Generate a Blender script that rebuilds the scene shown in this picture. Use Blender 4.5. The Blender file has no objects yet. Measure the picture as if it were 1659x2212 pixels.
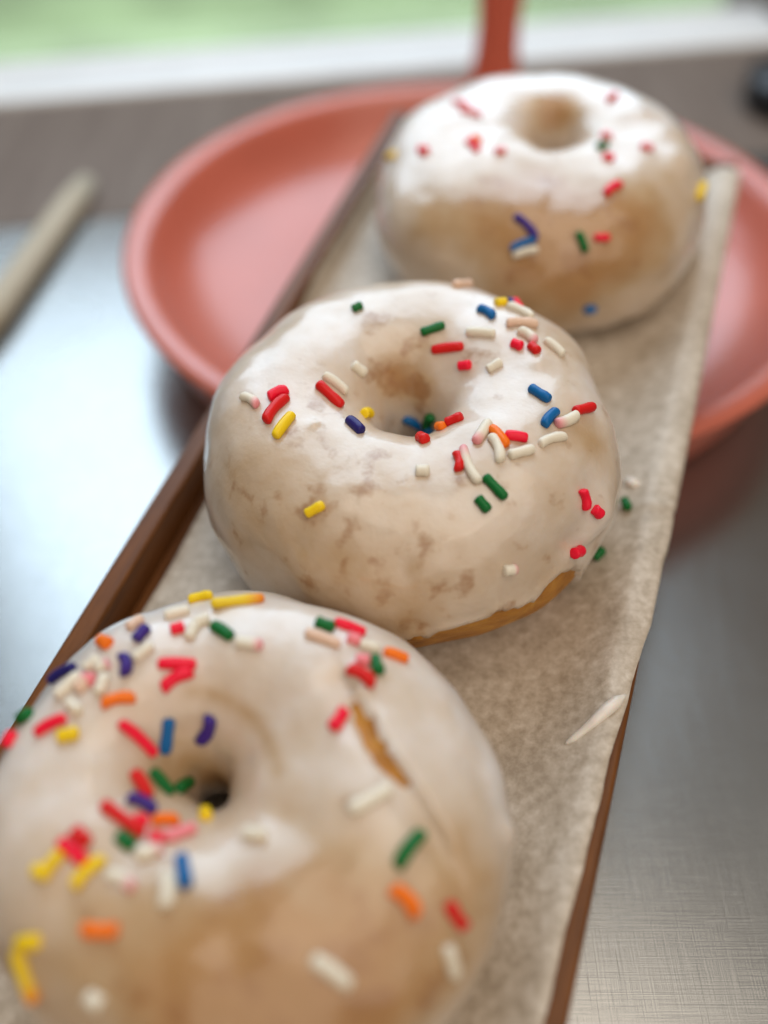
import bpy, bmesh, math, random
from mathutils import Vector, Matrix, noise
from mathutils.bvhtree import BVHTree

CM = 0.01
scene = bpy.context.scene
# ------------------------------------------------------------------ camera
F = 2000.0                      # focal length in pixels of a 1659 x 2212 picture
PITCH = math.radians(47.0)
HC = 19.30                      # camera height over the table (cm)
cam_d = bpy.data.cameras.new('camera')
cam = bpy.data.objects.new('camera', cam_d)
scene.collection.objects.link(cam)
cam.location = (0, 0, HC * CM)
cam.rotation_euler = (math.radians(90) - PITCH, 0, 0)
cam_d.sensor_fit = 'VERTICAL'
cam_d.sensor_height = 36.0
cam_d.sensor_width = 27.0
cam_d.lens = 36.0 * F / 2212.0
cam_d.clip_start = 0.005
cam_d.clip_end = 100.0
cam_d.dof.use_dof = True
cam_d.dof.focus_distance = 0.179
cam_d.dof.aperture_fstop = 3.7
scene.camera = cam

# ------------------------------------------------------------------ light
world = bpy.data.worlds.new('World')
scene.world = world
world.use_nodes = True
bg = world.node_tree.nodes['Background']
bg.inputs['Color'].default_value = (1.0, 0.93, 0.84, 1)
bg.inputs['Strength'].default_value = 0.20

WA = math.radians(11.2)         # the window wall is turned a little
WX = Vector((math.cos(WA), math.sin(WA), 0))
WY = Vector((-math.sin(WA), math.cos(WA), 0))
W0 = Vector((0.0, 48.4, 0.0))   # foot of the window wall straight ahead (cm)

def area_lamp(name, loc, aim, sx, sy, power, col):
    d = bpy.data.lights.new(name, 'AREA')
    d.shape = 'RECTANGLE'; d.size = sx; d.size_y = sy
    d.energy = power; d.color = col
    o = bpy.data.objects.new(name, d)
    scene.collection.objects.link(o)
    o.location = Vector(loc) * CM
    o.rotation_euler = (Vector(aim) - Vector(loc)).to_track_quat('-Z', 'Y').to_euler()
    return o
c = W0 + WX * 10 + WY * 9.0 + Vector((0, 0, 56))
area_lamp('window_daylight', c, c - WY * 10 - Vector((0, 0, 1.5)), 0.86, 0.74, 9.0, (0.64, 0.82, 1.0))
area_lamp('overhead_fill', (25, -5, 135), (4, 16, 0), 1.0, 1.0, 6.5, (1.0, 0.88, 0.75))  # unseen fill added overhead for soft warm diffuse light
area_lamp('front_fill', (45, -95, 95), (4, 16, 2), 1.7, 1.3, 8.5, (1.0, 0.89, 0.76))  # unseen fill added behind the camera to brighten fronts and dish wall
area_lamp('lawn_daylight', (0, 110, 150), (0, 610, 40), 3.0, 1.5, 380.0, (1.0, 0.97, 0.9))

scene.view_settings.view_transform = 'Standard'
scene.view_settings.look = 'None'
scene.view_settings.exposure = 0.08
scene.view_settings.gamma = 1.0
scene.view_settings.use_curve_mapping = False
scene.cycles.use_denoising = True
scene.cycles.max_bounces = 8

# ------------------------------------------------------------------ helpers
ROOT = scene.collection
FW = Vector((0, math.cos(PITCH), -math.sin(PITCH)))
UP = Vector((0, math.sin(PITCH), math.cos(PITCH)))
RT = Vector((1, 0, 0))
EYE = Vector((0, 0, HC))

def ray(X, Y):
    return FW + RT * ((X - 829.5) / F) - UP * ((Y - 1106.0) / F)

def on_plane(X, Y, p, n):
    r = ray(X, Y)
    return EYE + r * ((p - EYE).dot(n) / r.dot(n))

def on_level(X, Y, z):
    return on_plane(X, Y, Vector((0, 0, z)), Vector((0, 0, 1)))

def sm(a, b, x):
    t = min(1.0, max(0.0, (x - a) / (b - a))) if a != b else float(x > a)
    return t * t * (3 - 2 * t)

def mesh_obj(name, verts, faces, m, parent=None, smooth=True, scale=CM):
    me = bpy.data.meshes.new(name)
    me.from_pydata([Vector(v) * scale for v in verts], [], faces)
    me.update()
    if smooth:
        me.polygons.foreach_set('use_smooth', [True] * len(me.polygons))
    if m: me.materials.append(m)
    o = bpy.data.objects.new(name, me)
    ROOT.objects.link(o)
    if parent: o.parent = parent
    return o

def bm_obj(name, bm, m, parent=None, smooth=False):
    me = bpy.data.meshes.new(name)
    bmesh.ops.recalc_face_normals(bm, faces=bm.faces)
    bm.to_mesh(me); bm.free()
    if smooth:
        me.polygons.foreach_set('use_smooth', [True] * len(me.polygons))
    if m: me.materials.append(m)
    o = bpy.data.objects.new(name, me)
    ROOT.objects.link(o)
    if parent: o.parent = parent
    return o

def box(name, lo, hi, m, parent=None, bevel=0.0, cuts=0, axes=None, seg=3):
    """box from lo to hi in cm; axes = (origin, ex, ey, ez) turns it"""
    bm = bmesh.new()
    bmesh.ops.create_cube(bm, size=1.0)
    for v in bm.verts:
        v.co = Vector([(lo[i] + hi[i]) / 2 + v.co[i] * (hi[i] - lo[i]) for i in range(3)])
    if bevel:
        bmesh.ops.bevel(bm, geom=bm.edges[:], offset=bevel, segments=seg, profile=0.5, affect='EDGES')
    for v in bm.verts:
        p = v.co
        if axes: p = axes[0] + axes[1] * p.x + axes[2] * p.y + axes[3] * p.z
        v.co = p * CM
    o = bm_obj(name, bm, m, parent, smooth=bool(bevel))
    if bevel:
        md = o.modifiers.new('normals', 'WEIGHTED_NORMAL')
    return o

def empty(name, loc, mat=None):
    o = bpy.data.objects.new(name, None)
    ROOT.objects.link(o)
    o.empty_display_size = 0.01
    if mat is not None: o.matrix_world = mat
    else: o.location = Vector(loc) * CM
    return o

def tag(o, label, cat, group=None):
    o['label'] = label; o['category'] = cat
    if group: o['group'] = group
    return o

def structure(o):
    o['kind'] = 'structure'
    return o

# ------------------------------------------------------------------ materials
class NT:
    def __init__(s, name):
        s.m = bpy.data.materials.new(name); s.m.use_nodes = True
        s.t = s.m.node_tree; s.b = s.t.nodes['Principled BSDF']
        s.tc = s.t.nodes.new('ShaderNodeTexCoord')
    def n(s, kind, **kw):
        nd = s.t.nodes.new('ShaderNode' + kind)
        for k, v in kw.items():
            if k in nd.inputs: nd.inputs[k].default_value = v
            else: setattr(nd, k, v)
        return nd
    def l(s, a, b): s.t.links.new(a, b)
    def coords(s, scale=(1, 1, 1), rot=(0, 0, 0), src='Object'):
        mp = s.n('Mapping'); s.l(s.tc.outputs[src], mp.inputs['Vector'])
        mp.inputs['Scale'].default_value = scale; mp.inputs['Rotation'].default_value = rot
        return mp.outputs['Vector']
    def noise(s, vec, scale, detail=4, rough=0.55, dist=0.0):
        nd = s.n('TexNoise'); s.l(vec, nd.inputs['Vector'])
        nd.inputs['Scale'].default_value = scale; nd.inputs['Detail'].default_value = detail
        nd.inputs['Roughness'].default_value = rough; nd.inputs['Distortion'].default_value = dist
        return nd.outputs['Fac']
    def ramp(s, fac, stops):
        nd = s.n('ValToRGB'); s.l(fac, nd.inputs['Fac'])
        e = nd.color_ramp.elements
        while len(e) < len(stops): e.new(0.5)
        for el, (p, col) in zip(e, stops):
            el.position = p
            el.color = (*col, 1) if len(col) == 3 else col
        return nd.outputs['Color']
    def math(s, op, a, b=None, clamp=False):
        nd = s.n('Math', operation=op); nd.use_clamp = clamp
        for i, x in enumerate((a, b)):
            if x is None: continue
            if isinstance(x, (int, float)): nd.inputs[i].default_value = x
            else: s.l(x, nd.inputs[i])
        return nd.outputs[0]
    def mix(s, fac, a, b, mode='MIX'):
        nd = s.n('Mix', data_type='RGBA', blend_type=mode)
        for i, x in ((0, fac), (6, a), (7, b)):
            if isinstance(x, (int, float)): nd.inputs[i].default_value = x
            elif isinstance(x, tuple): nd.inputs[i].default_value = (*x, 1)
            else: s.l(x, nd.inputs[i])
        return nd.outputs[2]
    def bump(s, h, strength, dist, prev=None):
        nd = s.n('Bump'); nd.inputs['Strength'].default_value = strength; nd.inputs['Distance'].default_value = dist
        s.l(h, nd.inputs['Height'])
        if prev: s.l(prev, nd.inputs['Normal'])
        return nd.outputs['Normal']
    def set(s, **kw):
        for k, v in kw.items():
            k = k.replace('_', ' ')
            i = s.b.inputs[k]
            if hasattr(v, 'is_linked') or isinstance(v, bpy.types.NodeSocket): s.l(v, i)
            elif isinstance(v, tuple) and len(v) == 3 and i.type == 'RGBA': i.default_value = (*v, 1)
            else: i.default_value = v
        return s.m

def glaze_material(name, seed, blotch):
    t = NT(name)
    v = t.coords((1, 1, 1))
    off = t.n('Mapping'); t.l(v, off.inputs['Vector']); off.inputs['Location'].default_value = (seed * .37, seed * .11, seed * .23)
    v = off.outputs['Vector']
    thin = t.n('Attribute', attribute_name='thin').outputs['Fac']  # how far the glaze colour goes from cream to tan and brown
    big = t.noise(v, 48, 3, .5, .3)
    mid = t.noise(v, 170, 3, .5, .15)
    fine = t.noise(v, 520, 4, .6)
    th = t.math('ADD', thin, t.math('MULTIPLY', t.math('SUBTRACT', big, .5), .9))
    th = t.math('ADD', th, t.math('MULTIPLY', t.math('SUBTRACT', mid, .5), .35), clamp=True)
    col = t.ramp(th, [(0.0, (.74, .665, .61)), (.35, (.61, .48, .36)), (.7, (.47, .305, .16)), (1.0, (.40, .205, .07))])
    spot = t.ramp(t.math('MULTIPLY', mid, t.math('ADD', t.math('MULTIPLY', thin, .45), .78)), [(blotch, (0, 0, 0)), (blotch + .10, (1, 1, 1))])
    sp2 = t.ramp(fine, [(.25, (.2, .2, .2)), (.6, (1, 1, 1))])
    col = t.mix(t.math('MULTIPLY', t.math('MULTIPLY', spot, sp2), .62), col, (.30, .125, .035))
    nrm = t.bump(t.noise(v, 240, 3, .5), .26, .0012)
    nrm = t.bump(t.noise(v, 1500, 2, .5), .10, .0003, nrm)
    rough = t.ramp(t.noise(v, 90, 3), [(.3, (.30, .30, .30)), (.7, (.46, .46, .46))])
    return t.set(Base_Color=col, Roughness=rough, Normal=nrm, Subsurface_Weight=.22,
                 Subsurface_Radius=(.9, .55, .3), Subsurface_Scale=.004,
                 Coat_Weight=.7, Coat_Roughness=.13, Specular_IOR_Level=.55)

def dough_material():
    t = NT('fried_dough'); v = t.coords()
    col = t.ramp(t.noise(v, 160, 5, .6, .4), [(.25, (.25, .085, .008)), (.5, (.45, .185, .02)), (.75, (.62, .31, .045))])
    return t.set(Base_Color=col, Roughness=.55, Normal=t.bump(t.noise(v, 600, 4), .4, .0006),
                 Subsurface_Weight=.1, Subsurface_Scale=.002)

def sprinkle_material(name, col, tip=None):
    t = NT('sprinkle_' + name); v = t.coords(src='Generated')
    ob = t.coords()
    base = t.mix(t.math('MULTIPLY', t.noise(ob, 700, 3), .25), col, tuple(min(1, x * 1.2 + .01) for x in col))
    if tip:
        g = t.n('SeparateXYZ'); t.l(v, g.inputs[0])
        base = t.mix(t.ramp(t.math('ADD', g.outputs[0], t.math('MULTIPLY', t.math('SUBTRACT', t.noise(ob, 500, 2), .5), .7)),
                            [(.62, (0, 0, 0)), (.95, (1, 1, 1))]), base, tip)
    return t.set(Base_Color=base, Roughness=.42, Coat_Weight=.25, Coat_Roughness=.05, Specular_IOR_Level=.12,
                 Normal=t.bump(t.noise(ob, 900, 2), .25, .0003), Subsurface_Weight=.0)

def steel_material():
    t = NT('brushed_steel')
    a = t.coords((3200, 60, 1)); b = t.coords((60, 3200, 1)); w = t.coords((1, 1, 1))
    na = t.noise(a, 1.0, 3, .6); nb = t.noise(b, 1.0, 3, .6)
    sa = t.ramp(t.noise(t.coords((4200, 45, 1), (0, 0, .22)), 1.0, 1, .4), [(.66, (0, 0, 0)), (.72, (1, 1, 1))])
    sb = t.ramp(t.noise(t.coords((50, 4000, 1), (0, 0, -.1)), 1.0, 1, .4), [(.68, (0, 0, 0)), (.73, (1, 1, 1))])
    pat = t.math('ADD', na, nb)
    scr = t.math('MAXIMUM', sa, sb)
    col = t.ramp(t.math('MULTIPLY', pat, .5), [(.25, (.30, .30, .29)), (.75, (.41, .41, .395))])
    col = t.mix(t.math('MULTIPLY', scr, .16), col, (.10, .10, .095))
    rough = t.ramp(t.noise(w, 9, 3), [(.3, (.20, .20, .20)), (.7, (.30, .30, .30))])
    nrm = t.bump(t.math('ADD', pat, t.math('MULTIPLY', scr, -.6)), .10, .0002)
    return t.set(Base_Color=col, Metallic=.92, Roughness=rough, Normal=nrm)

def wood_material(name, dark, lite, gloss=.38):
    t = NT(name)
    g = t.noise(t.coords((130, 7, 130)), 1.0, 5, .6, .8)
    p = t.noise(t.coords((900, 90, 900)), 1.0, 4, .65)
    col = t.ramp(t.math('ADD', t.math('MULTIPLY', g, .6), t.math('MULTIPLY', p, .4)), [(.32, dark), (.68, lite)])
    return t.set(Base_Color=col, Roughness=gloss, Normal=t.bump(p, .3, .0004), Specular_IOR_Level=.22)

def paper_material():
    t = NT('parchment'); v = t.coords()
    m1 = t.noise(v, 80, 4, .55); m2 = t.noise(v, 430, 5, .62, .1); m3 = t.noise(v, 1400, 3, .6)
    f = t.math('ADD', t.math('MULTIPLY', m1, .32), t.math('ADD', t.math('MULTIPLY', m2, .58), t.math('MULTIPLY', m3, .08)))
    col = t.ramp(f, [(.38, (.375, .30, .22)), (.51, (.51, .425, .33)), (.64, (.65, .57, .475))])
    return t.set(Base_Color=col, Roughness=.5, Normal=t.bump(m2, .03, .0003), Specular_IOR_Level=.45,
                 Transmission_Weight=0.0, Sheen_Weight=.05)

def plain(name, col, rough=.5, var=.15, scale=60, **kw):
    t = NT(name); v = t.coords()
    f = t.noise(v, scale, 4)
    lo = tuple(x * (1 - var) for x in col); hi = tuple(min(1, x * (1 + var)) for x in col)
    return t.set(Base_Color=t.ramp(f, [(.3, lo), (.7, hi)]), Roughness=rough,
                 Normal=t.bump(t.noise(v, scale * 8, 3), .08, .0004), **kw)

M_STEEL = steel_material()
M_WOOD = wood_material('tray_wood', (.055, .018, .006), (.21, .072, .015))
M_LEDGE = wood_material('ledge_wood', (.13, .095, .075), (.21, .165, .135), .6)
M_PAPER = paper_material()
M_DOUGH = dough_material()
M_PINK = plain('terracotta_pink_enamel', (.54, .125, .072), .42, .06, 30, Coat_Weight=.6, Coat_Roughness=.22)
M_WHITE = plain('white_paint', (.80, .80, .79), .45, .05, 20)
M_WALL = plain('taupe_paint', (.23, .19, .165), .8, .08, 20)
M_LAWN = plain('grass_lawn', (.22, .34, .20), .9, .35, 2.2)
M_STICK = wood_material('pale_wood', (.42, .36, .26), (.52, .45, .34), .5)
M_BLACK = plain('black_plastic', (.012, .012, .014), .4, .2, 60)
t = NT('window_glass')
tr = t.n('BsdfTransparent'); gl = t.n('BsdfGlossy', Roughness=.02); mx = t.n('MixShader')
mx.inputs[0].default_value = .07
t.l(tr.outputs[0], mx.inputs[1]); t.l(gl.outputs[0], mx.inputs[2])
t.l(mx.outputs[0], t.t.nodes['Material Output'].inputs['Surface'])
t.t.nodes.remove(t.b); M_GLASS = t.m
t = NT('sugar_glaze')
M_DRIP = t.set(Base_Color=t.ramp(t.noise(t.coords(), 200), [(.3, (.70, .62, .53)), (.7, (.80, .73, .65))]), Roughness=.3,
               Subsurface_Weight=.2, Subsurface_Scale=.002, Coat_Weight=.3, Coat_Roughness=.15)

# ------------------------------------------------------------------ tray frame
D = ray(1975, -1564).normalized()              # long axis of the tray
L = D.cross(Vector((0, 0, 1))).normalized()     # to its right
N = L.cross(D).normalized()                     # up out of its floor
C0 = EYE + ray(885, 990) * 20.3                 # heart of the middle doughnut
def T(w, s, h):                                 # tray coordinates: across, along, height over the tray's underside
    return C0 + L * w + D * s + N * (h - 2.5)
S_NEAR, S_FAR = -27.3, 15.3
HALF, WALLW, FLOOR, RIM = 5.6, 0.5, 0.5, 1.5

# ------------------------------------------------------------------ setting
AX = (W0, WX, WY, Vector((0, 0, 1)))
structure(box('table', (-75, -85, -3.0), (75, -11.6, 0), M_STEEL, None, .15, axes=AX))
structure(box('window_ledge', (-75, -11.55, -3.0), (75, 0, 0), M_LEDGE, None, .1, axes=AX))
structure(box('window_sill', (-75, 0.05, -3.0), (23.0, 3.7, 0.25), M_WHITE, None, .25, axes=AX))
structure(box('wall', (23.05, 0.02, -3.0), (75, 9.0, 90), M_WALL, None, axes=AX))
win = empty('window', W0 + WY * 4.3)
tag(win, 'window pane in a white frame with green lawn outside, behind the sill', 'window')
win.rotation_euler = (0, 0, WA)
A2 = (Vector((0, 0, 0)), Vector((1, 0, 0)), Vector((0, 1, 0)), Vector((0, 0, 1)))
box('frame', (-75, -0.55, -3.0), (23.0, 0.5, 0.3), M_WHITE, win, .15, axes=A2)
box('frame', (-75, -0.55, 88), (23.0, 0.5, 91), M_WHITE, win, .15, axes=A2)
box('pane', (-74.9, -.15, 0.2), (22.9, 0.15, 88.1), M_GLASS, win, axes=A2)
lawn = mesh_obj('lawn', [(-900, 120, -100), (900, 120, -100), (900, 1500, -100), (-900, 1500, -100)], [(0, 1, 2, 3)], M_LAWN, smooth=False)
structure(lawn)

# ------------------------------------------------------------------ pink dish
PC = Vector((3.0, 28.6, 0)); PR = 11.6
# the rim just carries the tray: find the lowest tray underside over the rim
hp = 99
for k in range(720):
    a = k * math.pi / 360
    p = PC + Vector((math.cos(a), math.sin(a), 0)) * (PR - .3)
    q = p - C0
    # height of the tray underside over this point
    zz = C0.z - N.z * 2.5
    base = C0 - N * 2.5
    z = base.z - (N.x * (p.x - base.x) + N.y * (p.y - base.y)) / N.z
    pt = Vector((p.x, p.y, z)); w = (pt - C0).dot(L); s = (pt - C0).dot(D)
    if abs(w) < HALF and S_NEAR < s < S_FAR: hp = min(hp, z)
HP = hp - 0.01
dish = empty('serving_dish', PC)
tag(dish, 'round terracotta pink dish with raised rim, under the far end of the wooden tray', 'dish')
prof = [(0.001, 0.0), (10.0, 0.0), (10.42, .06), (10.62, .3), (10.95, 1.3), (11.1, HP - .70), (11.4, HP - .55), (11.72, HP - .34), (11.74, HP - .14), (11.5, HP),
        (11.15, HP - .02), (10.88, HP - .14), (10.68, HP - .5), (10.2, 1.55), (9.4, .9), (8.2, .55), (6.0, .36), (0.001, .30)]
def lathe(name, prof, m, parent, seg=128):
    vs, fs = [], []
    for i in range(seg):
        a = 2 * math.pi * i / seg
        for r, z in prof: vs.append((r * math.cos(a), r * math.sin(a), z))
    k = len(prof)
    for i in range(seg):
        j = (i + 1) % seg
        for q in range(k - 1): fs.append((i * k + q, j * k + q, j * k + q + 1, i * k + q + 1))
    o = mesh_obj(name, vs, fs, m, parent)
    return o
bowl = lathe('bowl', prof, M_PINK, dish)
md = bowl.modifiers.new('round', 'SUBSURF'); md.levels = 1; md.render_levels = 2
# upright strap handle on the far rim, leaving the picture at the top
def tube(name, pts, rad, m, parent, seg=16, flat=1.0):
    vs, fs = [], []
    n = len(pts)
    for i, p in enumerate(pts):
        p = Vector(p)
        tv = (Vector(pts[min(i + 1, n - 1)]) - Vector(pts[max(i - 1, 0)])).normalized()
        ref = Vector((1, 0, 0)) if abs(tv.x) < .9 else Vector((0, 0, 1))
        bx = (ref - tv * ref.dot(tv)).normalized(); by = tv.cross(bx)
        for k in range(seg):
            a = 2 * math.pi * k / seg
            vs.append(p + (bx * math.cos(a) + by * math.sin(a) * flat) * rad[i])
    for i in range(n - 1):
        for k in range(seg):
            fs.append((i * seg + k, i * seg + (k + 1) % seg, (i + 1) * seg + (k + 1) % seg, (i + 1) * seg + k))
    fs.append(tuple(reversed(range(seg)))); fs.append(tuple((n - 1) * seg + k for k in range(seg)))
    return mesh_obj(name, vs, fs, m, parent)
hb = on_level(1068, 168, HP) - PC
hx, hy = hb.x, hb.y
hh = [HP - .6, HP - .2, HP + .4, HP + 1.2, HP + 2.2, HP + 3.6, HP + 5.0, HP + 7.0, HP + 9.0, HP + 9.6, HP + 9.8]
hr = [1.15, 1.15, 1.05, .9, .86, .95, 1.05, 1.1, 1.05, .7, .2]
tube('handle', [(hx, hy, z) for z in hh], hr, M_PINK, dish, 20, .6)

# ------------------------------------------------------------------ wooden tray
TM = Matrix.Identity(4)
for i, vec in enumerate((L, D, N)):
    for r in range(3): TM[r][i] = vec[r]
org = T(.07, S_NEAR, 0) * CM
for r in range(3): TM[r][3] = org[r]
tray = empty('wooden_tray', None, TM)
tag(tray, 'long brown wooden serving tray with raised sides, lined with parchment, propped on the pink dish', 'tray')
LEN = S_FAR - S_NEAR
box('floor', (-HALF + WALLW - .02, WALLW, 0), (HALF - WALLW + .02, LEN - WALLW, FLOOR), M_WOOD, tray, axes=A2)
box('side_wall', (-HALF, 0, .003), (-HALF + WALLW, LEN, RIM), M_WOOD, tray, .09, axes=A2)
box('side_wall', (HALF - WALLW, 0, .003), (HALF, LEN, RIM), M_WOOD, tray, .09, axes=A2)
box('end_wall', (-HALF + WALLW, LEN - WALLW, .006), (HALF - WALLW, LEN - .01, RIM - .02), M_WOOD, tray, .09, axes=A2)
box('end_wall', (-HALF + WALLW, .01, .006), (HALF - WALLW, WALLW, RIM - .02), M_WOOD, tray, .09, axes=A2)

# ------------------------------------------------------------------ parchment
def paper_sheet():
    inner = HALF - WALLW
    # cross-section polyline (across, height), walked by arc length
    cs = [(-inner + .05, FLOOR + 1.0), (-inner + .07, FLOOR + .45)]
    for k in range(7):
        a = math.pi + k / 6 * math.pi / 2
        cs.append((-inner + .07 + .35 + .35 * math.cos(a), FLOOR + .40 + .35 * math.sin(a)))
    for k in range(1, 30): cs.append((-inner + .42 + (inner - .42 + 2.4) * k / 30, FLOOR + .05))
    for k in range(15):
        a = k / 14
        cs.append((2.4 + (inner - 2.4 - .03) * a, FLOOR + .05 + (RIM + .05 - FLOOR - .05) * (a ** 2.1)))
    cs += [(inner + .1, RIM + .08), (inner + .2, RIM + .085), (inner + .35, RIM + .08), (inner + .56, RIM + .06), (inner + .62, RIM - .05), (inner + .64, RIM - .3)]
    acc = [0]
    for a, b in zip(cs, cs[1:]): acc.append(acc[-1] + math.dist(a, b))
    def at(x):
        for i in range(len(cs) - 1):
            if x <= acc[i + 1]:
                f = (x - acc[i]) / (acc[i + 1] - acc[i])
                return (cs[i][0] + (cs[i + 1][0] - cs[i][0]) * f, cs[i][1] + (cs[i + 1][1] - cs[i][1]) * f)
        return cs[-1]
    tot = acc[-1]
    i_rim = acc[len(cs) - 6]
    NS, NW = 260, 90
    vs, fs = [], []
    for i in range(NS + 1):
        s = -25.5 + (14.72 + 25.5) * i / NS
        start = 1.0 - .85 * sm(3.0, 7.0, s) + .05 * noise.noise(Vector((s * .5, 3, 0)))
        end = i_rim + .0 + (tot - .34 - i_rim) * (1 - min(1, max(0, (-2.0 - s) / 8.5)) ** .6) + (.28 * sm(-.5, .8, s)) + .035 * noise.noise(Vector((s * .9, 7, 0))) + .02 * noise.noise(Vector((s * 3, 1, 0)))
        end = min(end, tot)
        for j in range(NW + 1):
            x = start + (end - start) * j / NW
            w, h = at(x)
            lift = .0
            flat = 1 - sm(3.0, 4.6, abs(w))
            r = .03 * (noise.noise(Vector((w * .35, s * .25, 2))) + .35) * flat
            # fold across the sheet beside the middle doughnut
            fold = math.exp(-((s - .95 - .02 * w) / .08) ** 2) * .09 * sm(2.5, 4.0, w)
            r += fold + .012 * noise.noise(Vector((w * .9, s * .7, 5))) * sm(2.5, 4.0, abs(w)) + .01
            nh = h + r
            nw = w - (fold * .6 if w > 4.2 else 0) + (.03 * noise.noise(Vector((s * .6, 11, 0))) if 4.0 < w < 5.0 else 0)
            vs.append((nw, s - S_NEAR, nh))
    for i in range(NS):
        for j in range(NW):
            a = i * (NW + 1) + j
            fs.append((a, a + 1, a + NW + 2, a + NW + 1))
    o = mesh_obj('parchment_paper', vs, fs, M_PAPER)
    o.matrix_world = TM
    sd = o.modifiers.new('thick', 'SOLIDIFY'); sd.thickness = .00012; sd.offset = 1
    return o
paper = paper_sheet()
tag(paper, 'mottled translucent parchment paper lining the brown wooden tray under the doughnuts', 'paper')

# ------------------------------------------------------------------ doughnuts
def bvh_of(obj):
    me = obj.data; mw = obj.matrix_world
    return BVHTree.FromPolygons([mw @ v.co for v in me.vertices], [tuple(p.vertices) for p in me.polygons])

def cast(bvh, X, Y):
    o = EYE * CM; d = ray(X, Y).normalized()
    hit = bvh.ray_cast(o, d)
    return (hit[0], hit[1]) if hit[0] is not None else (None, None)

NU, NV = 300, 170
def doughnut(label, w, s, spec):
    """ring doughnut standing on the parchment at (w, s) of the tray"""
    seed = spec['seed']
    base = T(w, s, FLOOR + .085)
    M4 = TM.copy()
    for r in range(3): M4[r][3] = base[r] * CM
    M4 = M4 @ Matrix.Rotation(spec.get('pitch', 0), 4, 'X') @ Matrix.Rotation(spec.get('roll', 0), 4, 'Y')
    root = empty('doughnut', None, M4)
    tag(root, label, 'doughnut', 'glazed sprinkle doughnuts on the tray')
    bpy.context.view_layer.update()
    OUT, HOLE, HT = spec['outer'], spec['hole'], spec['height']
    EX = spec.get('ex', (1, 1))
    def surf(u, v):
        cu, su = math.cos(u), math.sin(u)
        q = Vector((cu, su, 0))
        n1 = noise.noise(q * .9 + Vector((seed, 0, 0)))
        n2 = noise.noise(q * 1.6 + Vector((0, seed, 3)))
        n3 = noise.noise(q * 1.4 + Vector((5, 0, seed)))
        hole = HOLE * (1 + .22 * n1) ; out = OUT * (1 + .035 * n2)
        ho = spec.get('hole_off', (0, 0))
        a = (out - hole) / 2; R = (out + hole) / 2
        b = HT / 2 * (1 + .06 * n3)
        cv, sv = math.cos(v), math.sin(v)
        pw = .88 if cv > 0 else spec.get('inner', .88)
        cc = math.copysign(abs(cv) ** pw, cv); ss = math.copysign(abs(sv) ** (.92 if cv > 0 else spec.get('inner_s', .92)), sv)
        rho = R + a * cc
        z = HT * .47 + b * ss
        if z < .35: z = .35 - .35 * (1 - math.exp(-(.35 - z) / .35))   # flattened underside
        k = (out - rho) / (out - hole)
        p = Vector((rho * cu * EX[0] + ho[0] * k, rho * su * EX[1] + ho[1] * k, z))
        g = noise.noise(p * .55 + Vector((seed, seed, 0))) * .14 + noise.noise(p * 1.3 + Vector((0, seed, seed))) * .05
        out_dir = Vector((cu * cc, su * cc, ss * .8))
        if z > .2: p += out_dir * g
        return p, out_dir.normalized()
    P, O = [], []
    for i in range(NU):
        for j in range(NV):
            p, od = surf(2 * math.pi * i / NU, -math.pi / 2 + 2 * math.pi * j / NV)
            P.append(p); O.append(od)
    faces = []
    for i in range(NU):
        for j in range(NV):
            i2, j2 = (i + 1) % NU, (j + 1) % NV
            faces.append((i * NV + j, i2 * NV + j, i2 * NV + j2, i * NV + j2))
    # true normals of the plain ring
    bm_n = [Vector((0, 0, 0)) for _ in P]
    for f in faces:
        n = (P[f[2]] - P[f[0]]).cross(P[f[3]] - P[f[1]])
        for k in f: bm_n[k] += n
    NRM = [n.normalized() for n in bm_n]
    plain_bvh = BVHTree.FromPolygons(P, faces)
    inv = M4.inverted()
    def lcast(X, Y):
        o = inv @ (EYE * CM) / CM; d = (inv.to_3x3() @ ray(X, Y)).normalized()
        h = plain_bvh.ray_cast(o, d)
        return h[0]
    bumps = [(lcast(x, y), a, sg) for x, y, a, sg in spec.get('bumps', [])]
    tints = [(lcast(x, y), a, sg) for x, y, a, sg in spec.get('tints', [])]  # tan colour patches at chosen spots, mostly fronts and hole walls
    bumps = [b for b in bumps if b[0] is not None]; tints = [b for b in tints if b[0] is not None]
    crease = [lcast(x, y) for x, y in spec.get('crease', [])]
    crease = [q for q in crease if q is not None]
    nb = spec.get('crease_bare', 0)
    disp = [0.0] * len(P); bare = [0.0] * len(P); thin = [0.0] * len(P)
    for k, p in enumerate(P):
        d = 0.0
        for q, a, sg in bumps:
            r2 = (p - q).length_squared / (sg * sg)
            if r2 < 9: d += a * math.exp(-r2)
        th = spec.get('tint0', .12)
        for q, a, sg in tints:
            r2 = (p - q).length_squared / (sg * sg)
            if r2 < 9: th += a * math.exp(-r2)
        if crease:
            best = 9; bi = 0; side = 0
            for m in range(len(crease) - 1):
                a, b = crease[m], crease[m + 1]; ab = b - a
                tt = max(0, min(1, (p - a).dot(ab) / ab.length_squared))
                v = p - (a + ab * tt)
                if v.length < best:
                    best = v.length; bi = m + tt; side = v.dot(ab.cross(NRM[k]))
            if best < 1.4:
                fade = sm(0, .5, bi) * (1 - sm(len(crease) - 2.2, len(crease) - 1, bi) * .9)
                sgn = 1 if side > 0 else -1
                jag = .04 * noise.noise(p * 4)
                if sgn < 0: d += .10 * math.exp(-(best / .55) ** 2) * fade   # lip on the hole's side
                else: d -= .10 * math.exp(-(best / .45) ** 2) * fade
                if 1 < bi < nb and sgn > 0:
                    wd = .24 * math.sin(math.pi * min(1, max(0, (bi - 1) / (nb - 1)))) ** .6
                    bare[k] = 1 - sm(wd * .75 + jag, wd * 1.25 + jag + .01, best)
        disp[k] = d; thin[k] = th
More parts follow.
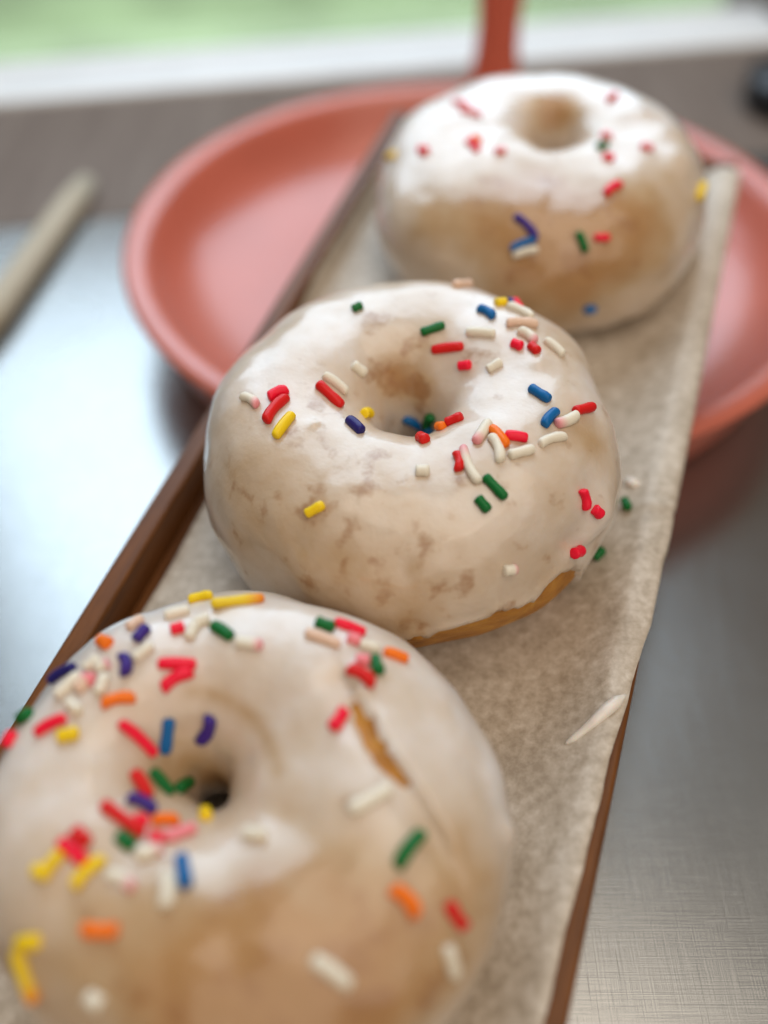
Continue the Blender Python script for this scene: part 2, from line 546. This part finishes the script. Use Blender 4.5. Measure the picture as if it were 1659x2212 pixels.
    DP = [p + n * d for p, n, d in zip(P, NRM, disp)]
    dough = mesh_obj('dough', DP, faces, M_DOUGH, root)
    # glaze: a skin of its own over the ring; it dives into the dough where the ring is bare
    IP = []
    gap = spec.get('gap')
    for i in range(NU):
        u = 2 * math.pi * i / NU
        ud = math.degrees(u); ud = ud - 360 if ud > 180 else ud
        ve = -1.30 + .06 * noise.noise(Vector((u * 3, seed, 1)))
        if gap:
            g0, g1, gv = gap
            f = sm(g0 - 10, g0 + 6, ud) * (1 - sm(g1 - 8, g1 + 8, ud))
            jag = .10 * noise.noise(Vector((ud * .11, seed, 0))) + .07 * noise.noise(Vector((ud * .35, seed, 4)))
            ve = ve + (gv + jag - ve) * f
        for j in range(NV):
            v = -math.pi / 2 + 2 * math.pi * j / NV
            k = i * NV + j
            t = .085
            if v < 1.2:
                e = (v - ve)
                t = .085 * sm(0, .035, e) - .10 * (1 - sm(-.02, .02, e)) + .06 * math.exp(-((e - .055) / .045) ** 2)
            if v > math.pi * 1.44: t = -.05
            if bare[k] > 0: t = t * (1 - bare[k]) - .12 * bare[k]
            t += .012 * noise.noise(P[k] * 2.2 + Vector((seed, 2, 1)))
            IP.append(DP[k] + NRM[k] * t)
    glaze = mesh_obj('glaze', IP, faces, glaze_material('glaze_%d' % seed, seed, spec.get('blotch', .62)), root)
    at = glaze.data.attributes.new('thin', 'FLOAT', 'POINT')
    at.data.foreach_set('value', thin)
    bpy.context.view_layer.update()
    return root, glaze, dough

def z_map(ox, oy, k):                 # crop pixels -> picture pixels (1659 x 2212)
    return lambda x, y: ((ox + x * k) / 1.8517, (oy + y * k) / 1.8517)

COL = dict(r=(.66, .010, .008), p=(.88, .006, .035), k=(.86, .24, .26), o=(.90, .17, .004), y=(.88, .58, .008), g=(.002, .13, .022),
           b=(.002, .115, .33), n=(.018, .012, .13), v=(.045, .018, .19), w=(.78, .70, .56), t=(.76, .52, .38))
SM = {k: sprinkle_material(k, c) for k, c in COL.items()}
SM['q'] = sprinkle_material('q', COL['w'], (.80, .30, .32))
SM['e'] = sprinkle_material('e', (.80, .55, .02), (.80, .22, .02))

SPR = {}
def sprinkle_mesh(col, var):
    key = (col, var)
    if key in SPR: return SPR[key]
    rnd = random.Random(var * 7 + 3)
    bend = (.0, .05, -.03, .09, .02)[var]
    seg = 10
    bm = bmesh.new(); rings = []
    ends = [(-.5, .35), (-.485, .66), (-.455, .88), (-.40, 1.0), (-.2, 1.03), (0, .97), (.2, 1.02), (.40, 1.0), (.455, .86), (.485, .62), (.5, .32)]
    for x, r in ends:
        r *= 1 + .06 * math.sin(x * 9 + var * 2)
        y = bend * (1 - (2 * x) ** 2)
        rings.append([bm.verts.new((x, y + r * .15 * math.cos(2 * math.pi * k / seg), r * .15 * math.sin(2 * math.pi * k / seg))) for k in range(seg)])
    for a, b in zip(rings, rings[1:]):
        for k in range(seg): bm.faces.new((a[k], a[(k + 1) % seg], b[(k + 1) % seg], b[k]))
    bm.faces.new(rings[0][::-1]); bm.faces.new(rings[-1])
    me = bpy.data.meshes.new('sprinkle')
    bmesh.ops.recalc_face_normals(bm, faces=bm.faces)
    bm.to_mesh(me); bm.free()
    me.polygons.foreach_set('use_smooth', [True] * len(me.polygons))
    me.materials.append(SM[col])
    SPR[key] = me
    return me

def put_sprinkle(bvh, parent, x1, y1, x2, y2, col, idx, width=.212, lift=.45, mid_px=None):
    cx, cy = (x1 + x2) / 2, (y1 + y2) / 2
    p, n = cast(bvh, cx, cy)
    if p is None and mid_px:
        for k in range(1, 14):
            f = k * .012
            dx, dy = (mid_px[0] - cx) * f, (mid_px[1] - cy) * f
            p, n = cast(bvh, cx + dx, cy + dy)
            if p is not None:
                x1 += dx; x2 += dx; y1 += dy; y2 += dy
                break
    if p is None: return None
    px = math.hypot(x2 - x1, y2 - y1)
    depth = (p / CM - EYE).dot(FW)
    # direction: unproject the end points on the tangent plane of the hit
    def tp(X, Y):
        r = ray(X, Y); den = r.dot(n)
        if abs(den) < .12: return None
        return EYE + r * ((p / CM - EYE).dot(n) / den)
    a, b = tp(x1, y1), tp(x2, y2)
    if a is None or b is None or (b - a).length < 1e-4:
        d = RT * (x2 - x1) - UP * (y2 - y1); d = (d - n * d.dot(n)); ln = px * depth / F
    else:
        d = b - a; ln = d.length
    if d.length < 1e-6: d = n.orthogonal()
    d = d.normalized()
    ln = max(.24, min(ln + .04, max(.30, px * depth / F * 1.25), .95))
    z = n; y = z.cross(d).normalized()
    rnd = random.Random(idx * 13 + 5)
    wd = width * (1 + rnd.uniform(-.10, .10))
    me = sprinkle_mesh(col, rnd.randrange(5) if ln > .4 else 0)
    o = bpy.data.objects.new('sprinkle', me); ROOT.objects.link(o)
    M = Matrix.Identity(4)
    sc = (ln * CM, wd / .3 * CM, wd / .3 * CM)
    for i, vec in enumerate((d, y, z)):
        for r in range(3): M[r][i] = vec[r] * sc[i]
    pos = p + n * (wd * .5 * lift * CM)
    for r in range(3): M[r][3] = pos[r]
    if parent:
        o.parent = parent
        o.matrix_parent_inverse = parent.matrix_world.inverted()
    o.matrix_world = M
    if parent: o.matrix_basis = M
    return o

A3 = z_map(750, 1050, 1.0549)
Z4 = z_map(0, 2300, .6631)
Z5 = z_map(0, 3200, .6631)
Z6 = z_map(1000, 2300, .8118)
Z2 = z_map(1400, 0, 1.0078)

mid = doughnut('middle glazed doughnut, sharpest of the three, brown dough edge bare at its lower right', 0.0, -0.05, dict(
    seed=3, outer=4.33, hole=.58, height=4.25, gap=(-76, -17, .04), hole_off=(0, .25), blotch=.565, tint0=.30,
    tints=[(700, 1130, .22, 1.4), (980, 1230, .18, 1.4), (850, 810, .75, .55), (910, 840, .5, .4), (930, 740, .3, .4), (1270, 950, .35, .5), (520, 1080, .3, 1.0), (800, 1270, .18, 1.4)],
    bumps=[(1300, 835, .18, .28), (1292, 1105, .20, .42), (1255, 1150, .12, .3), (1160, 790, .07, .25), (1220, 1195, .10, .2), (900, 1370, .12, .22), (850, 1375, .10, .2), (678, 922, .05, .11)]))
near = doughnut('nearest glazed doughnut, cut by the lower left picture edge, crack in its glaze', -0.05, -8.50, dict(
    ex=(1, .95),
    seed=8, outer=4.28, hole=.42, inner=1.12, height=3.9, blotch=.66, tint0=.2, hole_off=(-.8, .25),
    crease=[(738, 1440), (768, 1500), (800, 1560), (840, 1630), (890, 1700), (950, 1800), (1005, 1930)], crease_bare=4,
    tints=[(600, 2080, .6, 2.0), (250, 2060, .45, 1.8), (400, 1640, .4, .6), (490, 1680, .6, .5), (300, 1700, .3, .4), *[(410 + 195 * math.sin(k * .11), 1492 + 190 * (1 - math.cos(k * .11)), .22, .15) for k in range(15)], (430, 1880, -.4, .45), (540, 1830, -.3, .3), (950, 1950, .3, 1.2), (800, 2150, .5, 1.5)],  # negative amounts: pooled white glaze with its glossy highlight painted pale
    bumps=[(640, 1305, .14, .25), (1085, 1800, .12, .25), (560, 1810, .07, .22), (420, 1860, .05, .35)]))
far = doughnut('farthest glazed doughnut, blurred, at the tray end over the pink dish', 0.42, 10.2, dict(
    seed=14, inner=.45, inner_s=.7, outer=4.46, hole=.62, height=3.82, blotch=.70, tint0=.16, hole_off=(.1, 1.0),
    tints=[(1170, 375, .35, 1.1), (1170, 470, .65, 2.0), (960, 430, .5, 1.5), (1380, 470, .6, 1.6), (1200, 600, .5, 1.6), (1200, 235, 1.0, .6)],
    bumps=[(1370, 250, .12, .35), (1130, 300, .08, .4), (1470, 350, .12, .4)]))

MID = [(630,182,660,168,'g'),(888,268,972,240,'g'),(1168,160,1205,158,'y'),(1212,150,1250,172,'n'),(1240,110,1285,185,'p'),(1103,180,1160,215,'b'),
 (1215,170,1305,215,'w'),(1210,235,1325,240,'t'),(1060,268,1165,275,'w'),(930,335,1045,320,'r'),(1035,395,1075,390,'p'),(1232,310,1268,325,'p'),
 (1258,265,1315,310,'q'),(1300,320,1328,345,'r'),(1140,410,1190,380,'w'),(1355,300,1420,355,'w'),(625,390,670,425,'w'),(515,430,600,495,'w'),
 (492,465,582,550,'r'),(312,520,380,490,'p'),(300,608,380,515,'r'),(335,665,400,580,'y'),(205,510,270,550,'q'),(648,580,708,582,'y'),
 (605,600,660,650,'n'),(820,590,880,622,'b'),(910,635,940,575,'g'),(890,655,935,625,'b'),(950,628,978,628,'o'),(985,615,1045,590,'r'),
 (875,665,912,685,'r'),(1145,605,1090,690,'q'),(1150,630,1210,700,'o'),(1205,660,1285,672,'p'),(1150,660,1185,760,'w'),(1220,735,1310,712,'w'),
 (1335,695,1432,665,'w'),(1020,725,1025,795,'r'),(1105,835,1045,700,'q'),(868,795,915,795,'w'),(1300,480,1372,525,'b'),(1350,625,1400,565,'b'),
 (1475,580,1395,615,'q'),(1455,570,1545,548,'r'),(1128,815,1205,895,'g'),(1100,895,1140,942,'g'),(455,955,518,920,'y'),(1490,865,1505,935,'p'),
 (1540,935,1560,955,'p'),(1445,1108,1498,1085,'p'),(1198,1165,1240,1160,'q'),(1000,58,1100,54,'t')]
NEAR4 = [(1150,165,1280,140,'y'),(1280,185,1590,150,'e'),(1000,260,1140,225,'w'),(780,330,860,275,'t'),(600,398,680,432,'o'),(825,400,890,325,'v'),
 (1040,340,1105,325,'p'),(1140,390,1180,300,'w'),(1180,300,1260,270,'w'),(1285,310,1400,385,'g'),(1430,410,1580,430,'q'),(960,540,1180,545,'p'),
 (985,690,1160,590,'p'),(740,490,755,610,'v'),(815,510,920,430,'w'),(525,570,600,510,'w'),(590,570,660,540,'q'),(305,650,460,560,'n'),
 (350,740,490,610,'w'),(510,640,570,640,'k'),(470,700,530,640,'t'),(600,720,640,610,'w'),(410,770,490,830,'w'),(620,785,815,750,'o'),
 (30,830,90,790,'g'),(225,960,400,870,'p'),(0,1020,40,940,'p'),(360,985,475,960,'y'),(720,895,930,1085,'p'),(1015,870,990,1070,'b'),
 (1265,850,1205,1000,'v'),(800,1195,890,1350,'r'),(905,1190,1020,1330,'g'),(1030,1320,1165,1235,'g'),(765,1355,930,1440,'v'),(615,1390,860,1570,'r'),
 (810,1480,880,1500,'p'),(920,1500,1070,1500,'o'),(920,1590,970,1600,'p'),(715,1580,800,1650,'g'),(1170,1540,1000,1600,'k'),(1230,1420,1250,1500,'y')]
NEAR5 = [(450,190,530,270,'r'),(365,255,520,380,'p'),(290,420,370,320,'y'),(210,420,300,460,'y'),(450,530,630,360,'y'),(640,460,800,540,'q'),
 (820,340,970,300,'q'),(1010,450,1000,650,'w'),(1095,345,1125,530,'b'),(500,780,710,785,'o'),(120,860,250,850,'y'),(110,900,220,1210,'e'),
 (540,1180,620,1230,'w'),(1480,205,1600,220,'w')]
NEAR6 = [(325,238,410,270,'g'),(415,240,560,295,'p'),(275,290,440,350,'t'),(495,320,520,330,'k'),(540,350,630,375,'w'),(660,385,770,425,'o'),
 (545,430,575,435,'k'),(605,410,635,495,'g'),(480,470,605,550,'r'),(405,760,465,670,'p'),(490,1160,690,1050,'w'),(725,1440,850,1270,'g'),
 (695,1550,815,1680,'o'),(975,1620,1050,1730,'r'),(965,1830,1000,1970,'w'),(310,1890,490,2020,'w')]
FAR = [(410,410,470,430,'k'),(440,440,520,460,'k'),(1020,405,1060,380,'r'),(150,630,185,610,'y'),(275,600,310,605,'p'),(460,560,510,610,'p'),
 (480,555,520,560,'o'),(575,605,615,605,'k'),(980,590,1020,580,'g'),(1000,540,1035,550,'k'),(1005,625,1045,635,'p'),(1155,585,1200,595,'k'),
 (1015,775,1075,735,'p'),(655,860,740,950,'v'),(640,990,740,950,'b'),(650,1015,745,990,'w'),(905,925,935,1000,'g'),(970,945,1025,945,'p'),
 (1375,800,1400,720,'y'),(930,1225,970,1222,'b')]
for (root, glaze, dough), cpx, sets in ((mid, (885, 990), ((MID, A3),)), (near, (540, 1790), ((NEAR4, Z4), (NEAR5, Z5), (NEAR6, Z6))), (far, (1172, 432), ((FAR, Z2),))):
    bvh = bvh_of(glaze); k = 0
    for rows, mp in sets:
        for x1, y1, x2, y2, cc in rows:
            k += 1
            put_sprinkle(bvh, root, *mp(x1, y1), *mp(x2, y2), cc, k, mid_px=cpx)

# ------------------------------------------------------------------ small things on the parchment
pb = bvh_of(paper)
def fallen(x1, y1, x2, y2, col, k, label):
    o = put_sprinkle(pb, None, x1, y1, x2, y2, col, k, lift=1.0)
    if o: tag(o, label, 'sprinkle', 'loose sprinkles on the parchment')
fallen(1288, 1212, 1306, 1192, 'g', 91, 'green sprinkle lying on the parchment under the bare edge of the middle doughnut')
fallen(1352, 1082, 1362, 1104, 'g', 92, 'green sprinkle lying on the parchment at the right side of the middle doughnut')

def drip(name, pix, rad, label, cat='glaze', flat=.55):
    pts = []
    for x, y in pix:
        p, n = cast(pb, x, y)
        if p is not None: pts.append((p + n * .0002) / CM)
    if len(pts) < 2: return
    q = []
    for i in range(len(pts) - 1):
        for k in range(4): q.append(pts[i].lerp(pts[i + 1], k / 4))
    q.append(pts[-1])
    rr = []
    for i in range(len(q)):
        f = i / (len(q) - 1) * (len(rad) - 1); a = int(min(f, len(rad) - 2)); rr.append(rad[a] + (rad[a + 1] - rad[a]) * (f - a))
    return tag(tube(name, q, rr, M_DRIP, None, 12, 1.0), label, cat)
drip('glaze_drip', [(1222, 1608), (1240, 1597), (1262, 1580), (1285, 1560), (1308, 1537), (1330, 1518), (1350, 1503), (1368, 1488)],
     [.02, .07, .08, .095, .115, .13, .12, .03], 'narrow curved streak of white glaze on the parchment near the right tray wall')
drip('glaze_drip', [(1378, 1462), (1384, 1448), (1388, 1436), (1390, 1428)], [.07, .12, .12, .05], 'small blob of white glaze on the parchment edge at the right tray rim')
drip('glaze_drip', [(1352, 1036), (1362, 1044), (1372, 1048), (1384, 1044)], [.05, .14, .12, .04], 'lump of white glaze on the parchment right of the middle doughnut')

# ------------------------------------------------------------------ blurred things behind
p0 = on_level(188, 395, .45); p1 = on_level(-60, 740, .45)
stick = tube('wooden_stick', [p0.lerp(p1, k / 6) for k in range(7)], [.4, .55, .55, .55, .55, .55, .4], M_STICK, None, 14)
tag(stick, 'pale tan wooden stick lying on the steel table at the left, out of focus', 'stick')
bp = on_level(1705, 235, 0)
blk = empty('black_container', bp)
tag(blk, 'small black container on the window ledge at the right picture edge, out of focus', 'container')
lathe('body', [(.001, 0), (2.0, 0), (2.2, .2), (2.3, 1.0), (2.2, 1.2), (.001, 1.2)], M_BLACK, blk, 40)
lathe('lid', [(.001, 1.22), (2.35, 1.22), (2.4, 1.35), (2.3, 1.6), (.001, 1.65)], M_BLACK, blk, 40)
